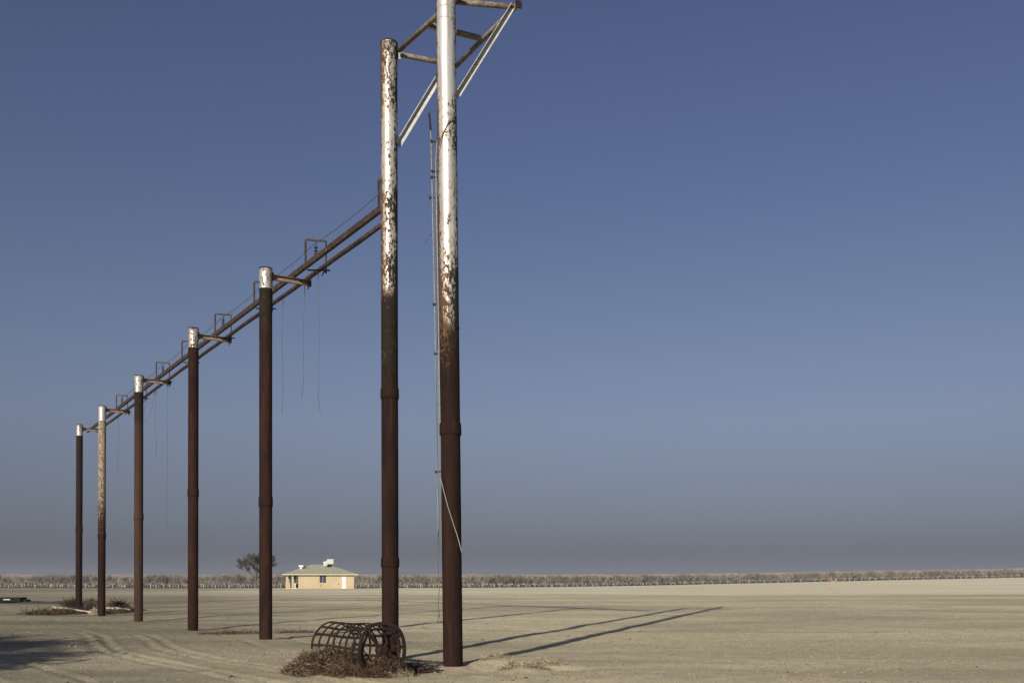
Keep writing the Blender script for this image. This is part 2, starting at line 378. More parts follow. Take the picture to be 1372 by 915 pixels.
for (px,by,ty,D,r,a,_,cy),lab,ln in zip(specs,labels,leans):
    m_=pole_mat('pole_paint_%d'%int(px),zof(a[0],D),a[1],a[2],a[3],zof(a[4],D),zof(a[5],D),a[6],a[7],black=a[8],low=a[9],tan=a[10])
    X=(px-686)/F*D
    t,zb=make_pole(lab,X,D,r,zof(ty,D-r),m_,collars=[(zof(cy,D),.27,.017)],lean=(ln,0))
    low.append((t,zb,X,D,r))
    # the side arm that carries the rails
    loc=t.location
    A=MB(); za=9.99-zb
    A.channel(PERP*(r-.01)+Vector((0,0,za)),PERP*1.27+Vector((0,0,za)),.09,.15,.012)
    am=A.build('side_arm',M['arm'],t)
    e=MB(); e.box(PERP*1.28+Vector((0,0,za)),.016,.15,.19,PERP,ALONG); e.tube([PERP*1.22+Vector((0,0,za-.08)),PERP*1.22+Vector((0,0,za-.17))],.022,8)
    e.build('end_plate',M['rail'],am)
    w=MB(); w.box(PERP*(r+.008)+Vector((0,0,za)),.018,.2,.24,PERP,ALONG); w.build('mount_plate',M['rust'],am)

# parts of the pair: arms and braces
def loc_on(t,p): return t.rotation_euler.to_matrix().inverted()@(Vector(p)-t.location)
ZA=12.53
def pipe(p0,p1,r,n=14): b=MB(); b.tube([p0,p1],r,n); return b
A_=Vector((-2.32,20.5,ZA)); C_=Vector((-1.17,21.1,ZA)); E1=Vector((.06,18.96,ZA)); F1=Vector((-1.22,18.60,ZA))
# arm of the second pole = far rung A_-C_, with its flat brace and mount plate
pl=MB(); pl.box(loc_on(pE,Vector((XE+.155,YE+.09,ZA))),.05,.10,.26,PERP,ALONG); pl.build('mount_plate',M['galv'],pE)
b=MB(); b.tube([loc_on(pE,Vector((XE+.15,YE+.10,ZA))),loc_on(pE,C_)],.052,14); b.build('side_arm',M['rust_light'],pE)
b=MB(); p0=at(530,193,20.66); p1=at(597,82,21.0); b.bar(loc_on(pE,p0),loc_on(pE,p1),.012,.13,(.3,-.9,.3)); 
b.bar(loc_on(pE,p0)+Vector((.05,.04,-.04)),loc_on(pE,p1)+Vector((.05,.04,-.04)),.10,.012,(.3,-.9,.3)); b.build('brace',M['galv'],pE)
# arm of the nearest pole with its angle-iron brace
b=MB(); b.tube([loc_on(pF,Vector((XF+.02,YF+.05,ZA))),loc_on(pF,E1)],.052,14); b.build('side_arm',M['rust_light'],pF)
b=MB(); p0=at(611,131,YF+.12); p1=at(687,9,18.93)
d_=(p1-p0).normalized(); s1=Vector((.45,-.85,.28)); s1=(s1-d_*s1.dot(d_)).normalized(); s2=d_.cross(s1)
b.bar(loc_on(pF,p0),loc_on(pF,p1),.105,.010,s1); b.bar(loc_on(pF,p0)-s2*.05+s1*.045,loc_on(pF,p1)-s2*.05+s1*.045,.010,.09,s1)
b.build('brace',M['galv'],pF)
b=MB(); b.box(loc_on(pF,Vector((XF+.03,YF+.07,ZA-1.28))),.13,.15,.16); 

# ladder frame between the two tall poles
lf=thing('ladder_frame','rusty horizontal ladder-like pipe frame slung between the tops of the two tallest poles','frame',tuple(A_))
dirL=(Vector((-1.0,18.6,ZA))-A_).normalized(); 
def rel(p): return Vector(p)-A_
b=MB(); b.tube([rel(A_),rel(A_+dirL*2.6)],.050,14); b.build('side_rail',M['rust_light'],lf)
dR=(E1-C_).normalized(); b=MB(); b.tube([rel(C_-dR*.03),rel(E1+dR*.12)],.050,14); b.build('side_rail',M['rust_light'],lf)
for f0 in (.43,):
    p=A_+dirL*1.14; q=C_+dR*1.18
    b=MB(); b.tube([rel(p),rel(q)],.058,14); b.build('rung',M['rust_light'],lf)
b=MB(); b.box(rel(E1+dR*.13+Vector((0,0,-.01))),.13,.02,.14,Vector((dR.y,-dR.x,0)),dR); b.build('end_plate',M['rust'],lf)

# conduits and cables strapped to the nearest pole
def cable(name,pts,r,m_,parent,n=8):
    b=MB(); b.tube([loc_on(parent,p) for p in pts],r,n); return b.build(name,m_,parent)
yc=YF-.02
for xs,r_,m_ in (([(575,152),(576,163),(577,175)],.018,M['rust']),
                 ([(577,172),(578.5,230),(580,300),(582.5,410),(584.3,520),(585.6,600),(587,690),(588,738)],.0115,M['conduit']),
                 ([(586,188),(584,215),(584.5,260),(586,330),(587.3,410),(588.5,500),(589.6,560),(590.6,607)],.0125,M['conduit']),
                 ([(580.5,190),(581,235),(582.4,300),(584.6,380),(586.4,470)],.008,M['wire'])):
    cable('conduit',[at(x,y,yc) for x,y in xs],r_,m_,pF)
cable('conduit',[at(x,y,YF+.0) for x,y in ((588.5,185),(588.0,300),(590,410),(591.3,500),(593,600),(594.5,700),(596,745),(598.5,752))],.022,M['darkpipe'],pF)
cable('cable',[at(x,y,YF-.20) for x,y in ((588,196),(590,188),(594,178),(600,166),(606,158),(612,153))],.010,M['wire'],pF)
cable('cable',[at(x,y,YF-.215) for x,y in ((590,640),(594,655),(600,678),(607,700),(613,718),(617.5,735),(619.5,742))],.009,M['conduit'],pF)
cable('cable',[at(x,y,YF-.05) for x,y in ((584,470),(585,560),(586.5,640),(588.5,700),(586,725),(587,760),(588.5,790),(587,812),(588.5,824))],.007,M['wire'],pF)
for dx in (-3,-1,1.5,3.5):
    cable('cable_strand',[at(588.5,822,YF-.05),at(588+dx*.6,828,YF-.05),at(588.5+dx,834,YF-.06)],.004,M['wire'],pF)
for y,x in ((190,582),(230,583),(238,582),(265,580),(408,585),(474,587),(632,588)):
    b=MB(); c=loc_on(pF,at(x,y,yc)); b.bar(c-Vector((.07,0,0)),c+Vector((.09,.02,.012)),.03,.02); b.box(c+Vector((-.055,-.01,0)),.035,.04,.05)
    b.build('clamp',M['rust'],pF)
cable('cable',[at(x,y,yc) for x,y in ((571,325),(572,318),(575,315),(579,314))],.008,M['wire'],pF)

# ------------------------------------------------------------------ overhead rails
RZ=10.15
def onrail(a,Y): # point on a line parallel to the row, offset a metres sideways, at depth Y
    W=10.34+1.179*a; return Vector((W-.6252*Y,Y,RZ))
o0=onrail(.8,55); rl=thing('overhead_rail','pair of long rusty rails on side arms running along the whole row of low poles','rail',tuple(o0))
def R_(p): return Vector(p)-o0
# slightly uneven run
b=MB(); seg=[22.45,27.9,34.5,41.9,49.1,56.7]
for i in range(5):
    p=onrail(.80,seg[i]);q=onrail(.80,seg[i+1]); b.channel(R_(p),R_(q)-(R_(q)-R_(p)).normalized()*.004,.09,.14,.012)
b.build('channel_rail',M['rail'],rl)
b=MB(); pts=[onrail(1.23,23.6+(56.7-23.6)*k/24)+Vector((0,0,-.02*math.sin(k*1.3)**2)) for k in range(25)]
b.tube([R_(p) for p in pts],.062,12); b.build('pipe_rail',M['rail'],rl)
b=MB(); pts=[]
hoopY=[22.96,27.0,30.8,34.5,38.4,42.1,45.9,49.5]
for i in range(len(hoopY)-1):
    for k in range(6):
        f=k/6; pts.append(onrail(1.0,hoopY[i]*(1-f)+hoopY[i+1]*f)+Vector((0,0,.60-.14*4*f*(1-f)*.5)))
pts.append(onrail(1.0,49.5)+Vector((0,0,.6)))
b.tube([R_(p) for p in pts],.010,6); b.build('trolley_wire',M['wire'],rl)
for i,Y in enumerate(hoopY):
    h=MB(); l=R_(onrail(.80,Y)); r=R_(onrail(1.27,Y)); up=Vector((0,0,.70)); k=random.uniform(-.02,.02)
    h.bar(l+Vector((0,0,-.05)),l+up,.045,.045,PERP)
    if i==0:
        h.bar(l+up+Vector((0,0,.02)),l+up+PERP*.12+Vector((0,0,.02)),.045,.045,(0,0,1)); h.build('end_post',M['rail'],rl); continue
    h.bar(r+Vector((0,0,-.2)),r+up+Vector((0,0,-.025)),.035,.035,PERP)
    h.bar(l+up+Vector((0,0,.022)),r+up+Vector((0,0,-.003+k)),.045,.045,(0,0,1)); ho=h.build('wire_hoop',M['rail'],rl)
    s=MB(); c=(l+r)/2+Vector((0,0,.66)); 
    s.tube([c,c+Vector((.01,0,-.12))],.012,6)
    for q in range(3): s.lathe([(.012,-.12-q*.09),(.055,-.15-q*.09),(.050,-.175-q*.09),(.014,-.20-q*.09)],12,True,tuple(c))
    s.tube([c+Vector((0,0,-.38)),c+Vector((.03,.03,-.52))],.014,6); s.build('insulator',M['porc'],ho)
    s=MB(); c=(l+r)/2+Vector((0,0,-.12)); s.bar(l+Vector((0,0,-.10))+PERP*.05,r+PERP*.12+Vector((0,0,-.10)),.05,.03); s.bar(r+Vector((0,0,-.08)),r+Vector((.0,.0,-.28))-PERP*.12,.03,.05,ALONG)
    s.build('bracket',M['rust'],ho)
for i in range(7):  # vertical drop links between wire and rail
    for f in (.35,.68):
        if (i*2+int(f>.5))%3==0: continue
        Y=hoopY[i]*(1-f)+hoopY[i+1]*f; p=onrail(.95,Y)
        b=MB(); b.tube([R_(p)+Vector((.02,0,.50)),R_(p)+Vector((-.03,0,.25)),R_(p)+Vector((-.1,0,.05))],.006,5); b.build('drop_link',M['wire'],rl)

# dangling wires
dw=[(378.5,403,553,29.9,'long frayed wire dangling beside the pole next to the tan house, leftmost of three'),
    (408,383,531,28.3,'thinnest and shortest of the three wires dangling right of the pole near the house'),
    (427,362,550,27.4,'rightmost of three long wires dangling from the rail nearest the tall pole pair'),
    (224.5,515,705,42.4,'very long wire hanging midway between third and fourth pole from the left'),
    (208,519,612,43.9,'straight wire hanging just right of the third pole from the left end'),
    (159,572,634,51.3,'short kinked wire hanging beside the peeled tan pole')]
for x,y0,y1,D,lab in dw:
    D=11.79*F/(x+148); y0=HOR-.721*(x+148)
    b=MB(); p0=at(x,y0,D)+Vector((0,0,.12)); L=(y1-y0)/F*D+.12; pts=[]; n=26; ph=random.random()*6; dr=random.uniform(-.06,.03)
    for k in range(n+1):
        f=k/n; pts.append(Vector((dr*f+.022*math.sin(f*9+ph)*f**.4+random.uniform(-.010,.010)*(1+f), .02*math.sin(f*7+ph), -L*f)))
    b.tube(pts,.0085,5); b.prism(pts[-1],pts[-1]+Vector((.04,0,-.12)),.005,.002); b.prism(pts[-2],pts[-2]+Vector((-.05,0,-.13)),.005,.002)
    o=b.build('dangling_wire',M['wire'],None); o.location=p0; tag(o,lab,'wire','wires dangling from the overhead rail')
b=MB(); p0=at(203,530,44.2); pts=[Vector(at(x,y,44.2))-p0 for x,y in ((208,523),(206,533),(203.5,545),(200.5,556),(197,565),(194,566),(192.5,560),(194,545),(197,532))]
b.tube(pts,.008,5); o=b.build('dangling_wire',M['wire'],None); o.location=p0; tag(o,'looped wire sagging below the rail right of the third pole from the left end','wire','wires dangling from the overhead rail')

# ------------------------------------------------------------------ rebar cage
cR=Vector((-2.215,17.0,.43)); cL=Vector((-3.27,18.25,.42)); zc=gz(-2.7,17.6)
cg=thing('steel_cage','rusty cylindrical cage of flat bars and hoops lying on its side in dry brush','cage',(-2.74,17.6,zc))
ax=(cR-cL); Lc=ax.length; ax.normalize(); sx=ax.cross(Vector((0,0,1))).normalized(); sz=sx.cross(ax)
def cpt(f,a,R): return cL+ax*Lc*f+(sx*math.cos(a)+sz*math.sin(a))*R - cg.location
def ring(f,R,w,t,name='hoop',m_=None,dent=0):
    b=MB(); n=44; vs=[]; fs=[]
    for k in range(n):
        a=2*math.pi*k/n; rr=R*(1+dent*math.sin(a*2+f*3)+.012*math.sin(5*a+f*9)); ff=f+.012*math.sin(a*3+f*20)
        for df,dr in ((-w/2,-t/2),(w/2,-t/2),(w/2,t/2),(-w/2,t/2)): vs.append(cpt(ff+df/Lc,a,rr+dr))
    for k in range(n):
        for j in range(4): fs.append((k*4+j,k*4+(j+1)%4,((k+1)%n)*4+(j+1)%4,((k+1)%n)*4+j))
    b.add(vs,fs); return b.build(name,m_ or M['rust'],cg)
RC=.455
for f,w in ((0,.065),(.17,.05),(.33,.05),(.47,.06),(.60,.045),(.72,.055),(.87,.055)): ring(f,RC*(1-.02*(1-f)),w,.012,dent=.015)
ring(1,RC+.01,.05,.05,dent=0)
ring(.985,RC-.07,.03,.03,dent=.01)
for k in range(15):
    a=2*math.pi*(k+.3)/15+random.uniform(-.05,.05); b=MB(); pts=[cpt(f,a+.03*math.sin(f*5+k),RC-.016-.025*math.sin(f*math.pi)*(random.random())) for f in (0,.2,.4,.6,.8,1)]
    if k in (3,9): pts=pts[:4]
    for p,q in zip(pts,pts[1:]): b.bar(p,q,.048,.014,(p-cpt(.5,0,0)).normalized())
    b.build('long_bar',M['rust'],cg)
for a in (.85,3.6,5.3):
    b=MB(); b.bar(cpt(.99,0,0),cpt(.99,a,RC-.03),.055,.03,ax); b.build('spoke',M['rust'],cg)
b=MB(); b.tube([cpt(.93,0,0),cpt(1.02,0,0)],.075,16); b.build('hub',M['rust'],cg)
for k in range(5):
    b=MB(); b.bar(cpt(.5+.1*k,-2+.5*k,RC*.6),cpt(.97,-.6-.25*k,RC*.8),.03,.02); b.build('loose_bar',M['rust'],cg)

# ------------------------------------------------------------------ brush
def brush(b,cx,cy,rx,ry,h,n,lmin=.08,lmax=.3,r=.004,mi=(0,1),flat=False):
    for k in range(n):
        a=random.random()*6.283; q=random.random()**.6
        x=cx+rx*q*math.cos(a); y=cy+ry*q*math.sin(a); top=h*(1-q**2)**.8
        z=gz_fast(x,y)+random.random()*top
        L=random.uniform(lmin,lmax); d=Vector((random.gauss(0,1),random.gauss(0,1),random.gauss(0,.25 if flat else .6))).normalized()
        p=Vector((x,y,z)); m_=p+d*L*.5+Vector((0,0,random.uniform(-.02,.03))); e=m_+(d+Vector((random.gauss(0,.4),random.gauss(0,.4),random.gauss(0,.3)))).normalized()*L*.5
        e.z=max(e.z,gz_fast(x,y)+.003); m_.z=max(m_.z,gz_fast(x,y)+.004)
        i=random.choice(mi); b.prism(p,m_,r*1.3,r,i); b.prism(m_,e,r,r*.5,i)
_cache={}
def gz_fast(x,y):
    k=(round(x*6),round(y*6))
    if k not in _cache: _cache[k]=gz(k[0]/6,k[1]/6)
    return _cache[k]
b=MB(); brush(b,-3.25,17.35,.74,.5,.43,7500,.05,.18,.0042,(0,0,0,0,0,1,1,1,1,2))
brush(b,-2.75,17.0,.5,.4,.30,2200,.06,.2,.004,(0,0,1)); brush(b,-3.0,17.9,.7,.5,.38,1800,.08,.25,.004,(0,1))
o=b.build('brush_pile',[M['twig'],M['twig2'],M['straw']],None,(-3.2,17.3,zc)); tag(o,'large heap of brown dry tumbleweed twigs against the left half of the rusty cage','brush pile')
b=MB(); brush(b,-2.15,16.9,.42,.3,.30,2400,.05,.2,.0045,(1,1,0)); brush(b,-1.95,16.75,.3,.15,.12,500,.05,.14,.003,(2,)); 
o=b.build('brush_pile',[M['twig'],M['twig2'],M['straw']],None,(-2.1,16.9,zc)); tag(o,'dark twig heap with bleached straw under the open right end of the rusty cage','brush pile')
b=MB(); brush(b,-1.75,18.0,.38,.22,.10,650,.05,.25,.006,(1,));  # low heap of blackish twigs and flat bars
for k in range(9):
    x=-1.85+random.uniform(-.3,.35); y=18+random.uniform(-.2,.2); L=random.uniform(.2,.4); a=random.uniform(-.5,.4); b.bar((x-L*math.cos(a),y-L*math.sin(a),gz(x,y)+.05+.015*k),(x+L*math.cos(a),y+L*math.sin(a),gz(x,y)+.04+.015*k),.06,.02)
o=b.build('scrap_heap',[M['darkpipe'],M['twig2']],None,(-1.75,18,gz(-1.75,18))); tag(o,'low black heap of scraps on the ground between the cage and the nearest pole','scrap heap')
tufts=[(.02,18.35,.28,.14,.14,500,'clump of dead grass nearest the right side of the tall near pole'),
       (.40,18.15,.26,.16,.13,420,'pale straw tuft on the dug ground, second clump right of the near pole'),
       (-.35,19.55,.35,.12,.07,260,'low scatter of dead stalks behind the near pole shadow'),
       (.75,18.9,.35,.14,.07,260,'farthest right thin tuft of dead grass on the disturbed ground')]
for x,y,rx,ry,h,n,lab in tufts:
    b=MB(); brush(b,x,y,rx,ry,h,n,.04,.16,.0035,(0,2,2)); o=b.build('dry_grass_tuft',[M['twig'],M['twig2'],M['straw']],None,(x,y,gz(x,y))); tag(o,lab,'grass tuft','dry grass tufts right of the near pole')
for x,y,rx,ry,n,lab in ((-8.9,31.4,1.0,.7,420,'wide thin scatter of dark twigs left of the pole nearest the house'),(-6.9,31.6,.6,.4,200,'small scatter of dark twigs on the sand right of the pole nearest the house')):
    b=MB(); brush(b,x,y,rx,ry,.04,n,.05,.3,.006,(0,1),True); o=b.build('twig_litter',[M['twig'],M['twig2']],None,(x,y,0)); tag(o,lab,'litter')
# debris at the far end of the row
b=MB(); brush(b,-23.3,51.6,1.3,3.2,.10,2000,.15,.6,.010,(0,1,1),True)
o=b.build('brush_mat',[M['twig'],M['twig2']],None,(-23.3,51.6,0)); tag(o,'flat mat of dark dry brush on the ground left of the farthest pole','brush mat','brush mats at the far end of the row')
b=MB(); brush(b,-20.9,53.0,.8,2.6,.12,1300,.15,.6,.010,(0,1,1),True)
o=b.build('brush_mat',[M['twig'],M['twig2']],None,(-20.9,53.0,0)); tag(o,'flat mat of dark dry brush just right of the peeled tan pole','brush mat','brush mats at the far end of the row')
b=MB(); brush(b,-25.2,57.0,.5,.6,.50,1200,.2,.6,.012,(1,))
o=b.build('tumbleweed',[M['twig'],M['twig2']],None,(-25.2,57,0)); tag(o,'brown tumbleweed lodged against the left side of the farthest pole','tumbleweed')
b=MB(); brush(b,-24.2,57.2,.36,.35,.55,1500,.1,.3,.016,(3,))
b.box((-24.2,57.2,.28),.75,.6,.5,(.95,.3,0),(-.3,.95,0),mi=3); o=b.build('brush_bale',[M['twig'],M['twig2'],M['straw'],M['darkpipe']],None,(-24.2,57.2,0)); tag(o,'blackish square clump of matted brush just right of the farthest pole','brush clump')
b=MB(); brush(b,-23.0,58.0,.62,.5,.50,800,.2,.55,.010,(0,1)); o=b.build('tumbleweed',[M['twig'],M['twig2']],None,(-23.0,58.0,0)); tag(o,'rounded tumbleweed in the gap right of the peeled tan pole','tumbleweed')
for p,q,lab in (((-26.3,57.2),(-20.9,49.8),'long bleached timber lying among the brush left of the peeled tan pole'),((-20.6,52.6),(-19.0,51.9),'short bleached timber lying right of the peeled tan pole')):
    pass
def plank(x0,y0,D0,x1,y1,D1,lab):
    p=at(x0,y0,D0); q=at(x1,y1,D1); p.z=gz(p.x,p.y)+.18; q.z=gz(q.x,q.y)+.12; c=(p+q)/2
    b=MB(); b.bar(p-c,q-c,.10,.10); b.tube([p-c+Vector((.3,.1,.05)),q-c-Vector((.4,.05,-.06))],.03,6); o=b.build('fallen_timber',M['plank'],None); o.location=c; tag(o,lab,'timber','bleached timbers at the far end of the row')
plank(71,816,56,122,822,50.2,'long bleached timber lying among the brush under the two farthest poles')
plank(143,817,54,174,818.5,53,'shorter bleached timber lying right of the peeled tan pole')
b=MB(); brush(b,-20.95,50.2,.3,.2,.35,260,.1,.3,.008,(2,)); o=b.build('dry_grass_tuft',[M['twig'],M['twig2'],M['straw']],None,(-20.95,50.2,0)); tag(o,'yellowish dry tuft against the left foot of the peeled tan pole','grass tuft')

# low dark thing at the left edge and a dark mound standing in for the cast shadow by it
def mound(name,cx,cy,rx,ry,h,m_,lab,cat,rot=0):
    n1,n2=60,24; vs=[];fs=[]
    for i in range(n1+1):
        for j in range(n2+1):
            a=i/n1*2-1; c=j/n2*2-1; x=cx+rx*a; y=cy+ry*c+rot*a
            q=max(0,1-abs(a)**2.5)*max(0,1-c*c); z=gz(x,y)-.02+h*q*(1+.25*math.sin(x*3.1+c))
            vs.append((x,y,z))
    for i in range(n1):
        for j in range(n2): k=i*(n2+1)+j; fs.append((k,k+n2+1,k+n2+2,k+1))
    b=MB(); b.add(vs,fs,True); o=b.build(name,m_,None,(cx,cy,0)); tag(o,lab,cat); return o
mound('shadow_berm',-36.0,74.8,4.2,2.6,.15,M['berm'],'low dark berm standing in for a cast shadow at the left edge of the picture','berm',-.5)
bk=thing('black_slab','long low black slab with a small pale plate near its end at the left edge','slab',(-38.0,73.5,gz(-38,73.5)))
b=MB(); b.box((-1.2,0,.29),6.0,1.3,.30,(.995,.1,0),(-.1,.995,0)); b.box((-2.4,-.1,.09),3.4,1.1,.18,(.995,.1,0),(-.1,.995,0)); b.box((1.9,.3,.2),.5,.7,.16); b.build('slab_body',M['black'],bk)
b=MB(); b.box((.95,-.50,.29),.48,.02,.07,(.995,.1,0),(-.1,.995,0)); b.build('plate',M['pale'],bk)

# orange stand, far right
DX=205; X0=(1116.5-686)/F*DX; z0=gz(X0,DX)
st=thing('orange_stand','small faded orange post frame standing alone on the pale sand by the orchard','stand',(X0,DX,z0))
for dx,w,h in ((-.42,.11,2.0),(.42,.08,1.7)):
    b=MB(); b.box((dx,0,h/2),w,w,h); b.build('post',M['orange'],st)
b=MB(); b.box((0,-.02,1.25),.8,.06,.16); b.build('crossbar',M['orange'],st)
b=MB(); b.box((-.7,0,.05),1.6,.2,.1); b.build('foot_beam',M['orange'],st)

# ------------------------------------------------------------------ house
m,nt,bs=mat('tan_stucco'); M['stucco']=m; oc=objco(nt)
c=mix(nt,mr(nt,noise(nt,mapping(nt,oc,(1,1,.6)),.7,6,.6),.35,.65),(.385,.315,.19),(.43,.36,.235)); sp=N(nt,'ShaderNodeSeparateXYZ'); nt.links.new(oc,sp.inputs[0])
c=mix(nt,mr(nt,math_(nt,'ADD',sp.outputs[2],math_(nt,'MULTIPLY',noise(nt,oc,2,4),.5)),.75,.45,0,.55),c,(.42,.27,.15))
nt.links.new(c,bs.inputs['Base Color']); bs.inputs['Roughness'].default_value=.95; bump(nt,noise(nt,oc,25,3),.3,.02,bs)
m,nt,bs=mat('grey_green_shingles'); M['shingle']=m; oc=objco(nt)
br=N(nt,'ShaderNodeTexBrick'); nt.links.new(mapping(nt,oc,(1,1,2.2)),br.inputs[0])
vec=N(nt,'ShaderNodeCombineXYZ'); sp=N(nt,'ShaderNodeSeparateXYZ'); nt.links.new(oc,sp.inputs[0]); nt.links.new(math_(nt,'ADD',sp.outputs[0],sp.outputs[1]),vec.inputs[0]); nt.links.new(math_(nt,'MULTIPLY',sp.outputs[2],3),vec.inputs[1]); nt.links.new(vec.outputs[0],br.inputs[0])
br.inputs['Scale'].default_value=1.6; br.inputs['Color1'].default_value=(.30,.30,.22,1); br.inputs['Color2'].default_value=(.46,.45,.34,1); br.inputs['Mortar'].default_value=(.12,.12,.09,1); br.inputs['Mortar Size'].default_value=.03
c=mix(nt,mr(nt,noise(nt,oc,1.1,5,.7),.4,.65,0,.8),br.outputs[0],(.36,.35,.24)); nt.links.new(c,bs.inputs['Base Color']); bs.inputs['Roughness'].default_value=.95
M['trim']=simple('cream_trim',(0.4960,0.4160,0.2720),(0.5600,0.4800,0.3360),3,.8)
M['white']=simple('white_door_paint',(0.5920,0.5440,0.5040),(0.6400,0.6080,0.5760),3,.6)
M['tin']=simple('galvanised_cooler_sheet',(0.4000,0.4240,0.3840),(0.5280,0.5440,0.5040),4,.55)
m,nt,bs=mat('dark_window_glass'); M['glass']=m; bs.inputs['Base Color'].default_value=(.035,.04,.045,1); bs.inputs['Roughness'].default_value=.08
nt.links.new(mix(nt,mr(nt,noise(nt,objco(nt),1.5,2),.4,.6),(.03,.035,.04),(.06,.07,.07)),bs.inputs['Base Color'])
HY=190.; hx=lambda x:(x-686)/F*HY
HX=hx(437.); HZ=gz(HX,HY); 
hs=thing('house','small tan stucco house with grey hip roof standing before the bare orchard','house',(HX,HY,HZ))
hs.rotation_euler=(0,0,math.radians(12))
def lx(x): return (hx(x)-HX)*1.0
def lz(y): return zof(y,HY)-HZ
wl,wr=lx(384),lx(474); pc=lx(400.5); dep=9.0; Hw=lz(769.3); T=.2
# front wall with openings (window 428-437, door 457-463)
def wall_x(b,x0,x1,y,openings):   # wall along x, outer face at y, thickness T behind it
    xs=x0
    for a,c,z0,z1 in sorted(openings):
        b.box(((xs+a)/2,y+T/2,Hw/2),a-xs,T,Hw)
        if z0>0: b.box(((a+c)/2,y+T/2,z0/2),c-a,T,z0)
        b.box(((a+c)/2,y+T/2,(z1+Hw)/2),c-a,T,Hw-z1); xs=c
    b.box(((xs+x1)/2,y+T/2,Hw/2),x1-xs,T,Hw)
wx0,wx1,wz0,wz1=lx(428),lx(437.4),lz(781),lz(770.2); dx0,dx1,dz1=lx(457),lx(463.3),lz(771)
b=MB(); wall_x(b,pc,wr,0,[(wx0,wx1,wz0,wz1),(dx0,dx1,0,dz1)])
b.box((wr-T/2,dep/2,Hw/2),T,dep-2*T,Hw); b.box((wl+T/2,1.6+dep/2-.8,Hw/2),T,dep-1.6-2*T,Hw); b.box(((wl+wr)/2,dep-T/2,Hw/2),wr-wl,T,Hw)
b.box((pc+T/2,.9+T/2,Hw/2),T,1.4,Hw)
pw=[(lx(388),lx(391),lz(781.5),lz(770.5)),(lx(395),lx(397.4),.05,lz(770.5))]
xs=wl
wall_x(b,wl,pc,1.6,pw)
b.build('wall',M['stucco'],hs)
b=MB(); b.box(((wl+pc)/2,.8,.06),pc-wl-.02,1.55,.12); b.build('porch_step',M['trim'],hs)
for x in (wl+.3,lx(393)): 
    b=MB(); b.box((x,.2,Hw/2+.06),.34,.34,Hw-.12); b.build('porch_post',M['stucco'],hs)
b=MB(); b.box((lx(398.8),1.56,1.2),.42,.06,2.1); b.build('porch_door',M['white'],hs)
b=MB(); b.box((lx(396.5),.55,.55),.5,.4,1.0); b.build('bin',M['white'],hs); 
b=MB(); b.box((lx(398.6),.5,.5),.45,.4,.9); b.build('gas_meter_box',M['black'],hs)
def window(x0,x1,z0,z1,y):
    f=MB(); w=.06
    f.box(((x0+x1)/2,y+.08,z0+w/2),x1-x0-.004,.08,w); f.box(((x0+x1)/2,y+.08,z1-w/2),x1-x0-.004,.08,w)
    f.box((x0+w/2,y+.08,(z0+z1)/2),w,.08,z1-z0-2*w); f.box((x1-w/2,y+.08,(z0+z1)/2),w,.08,z1-z0-2*w); f.box(((x0+x1)/2,y+.08,(z0+z1)/2),.05,.07,z1-z0-2*w)
    fr=f.build('window',M['tin'],hs); p=MB(); p.box(((x0+x1)/2,y+.10,(z0+z1)/2),x1-x0-.05,.012,z1-z0-.05); p.build('pane',M['glass'],fr)
    s=MB(); s.box(((x0+x1)/2,y-.04,z0-.05),x1-x0+.2,.14,.08); s.build('sill',M['trim'],fr)
window(wx0,wx1,wz0,wz1,0); window(*pw[0],1.6); 
b=MB(); b.box(((pw[1][0]+pw[1][1])/2,1.72,1.25),.32,.02,2.3); b.build('pane',M['glass'],hs)
b=MB(); b.box(((dx0+dx1)/2,.10,dz1/2),dx1-dx0-.02,.05,dz1-.02); d=b.build('door',M['white'],hs); b=MB(); b.lathe([(.001,0),(.03,.01),(.03,.05),(.001,.06)],10,True,(dx0+.1,.04,1.0)); b.build('handle',M['black'],d)
b=MB(); b.box((dx0-.05,-.012,dz1/2),.07,.02,dz1); b.box((dx1+.05,-.012,dz1/2),.07,.02,dz1); b.box(((dx0+dx1)/2,-.012,dz1+.04),dx1-dx0+.17,.02,.07); b.build('door_frame',M['trim'],hs)
# hip roof
el,er=lx(379.8),lx(479.3); ef,eb=-.75,dep+.75; ze=Hw+.02; zr=lz(755.6); rl0,rl1=lx(417),lx(441)
b=MB(); vs=[(el,ef,ze),(er,ef,ze),(er,eb,ze),(el,eb,ze),(rl0,dep/2,zr),(rl1,dep/2,zr)]; lo=[(x,y,z-.09) for x,y,z in vs[:4]]
b.add(vs+lo,[(0,1,5,4),(1,2,5),(2,3,4,5),(3,0,4),(6,7,1,0),(7,8,2,1),(8,9,3,2),(9,6,0,3),(9,8,7,6)]); rf=b.build('roof',M['shingle'],hs)
b=MB(); b.box(((el+er)/2,ef-.02,ze-.05),er-el+.1,.04,.17); b.box(((el+er)/2,eb+.02,ze-.05),er-el+.1,.04,.17); b.box((el-.03,dep/2,ze-.05),.04,eb-ef,.17); b.box((er+.03,dep/2,ze-.05),.04,eb-ef,.17); b.build('fascia',M['trim'],rf)
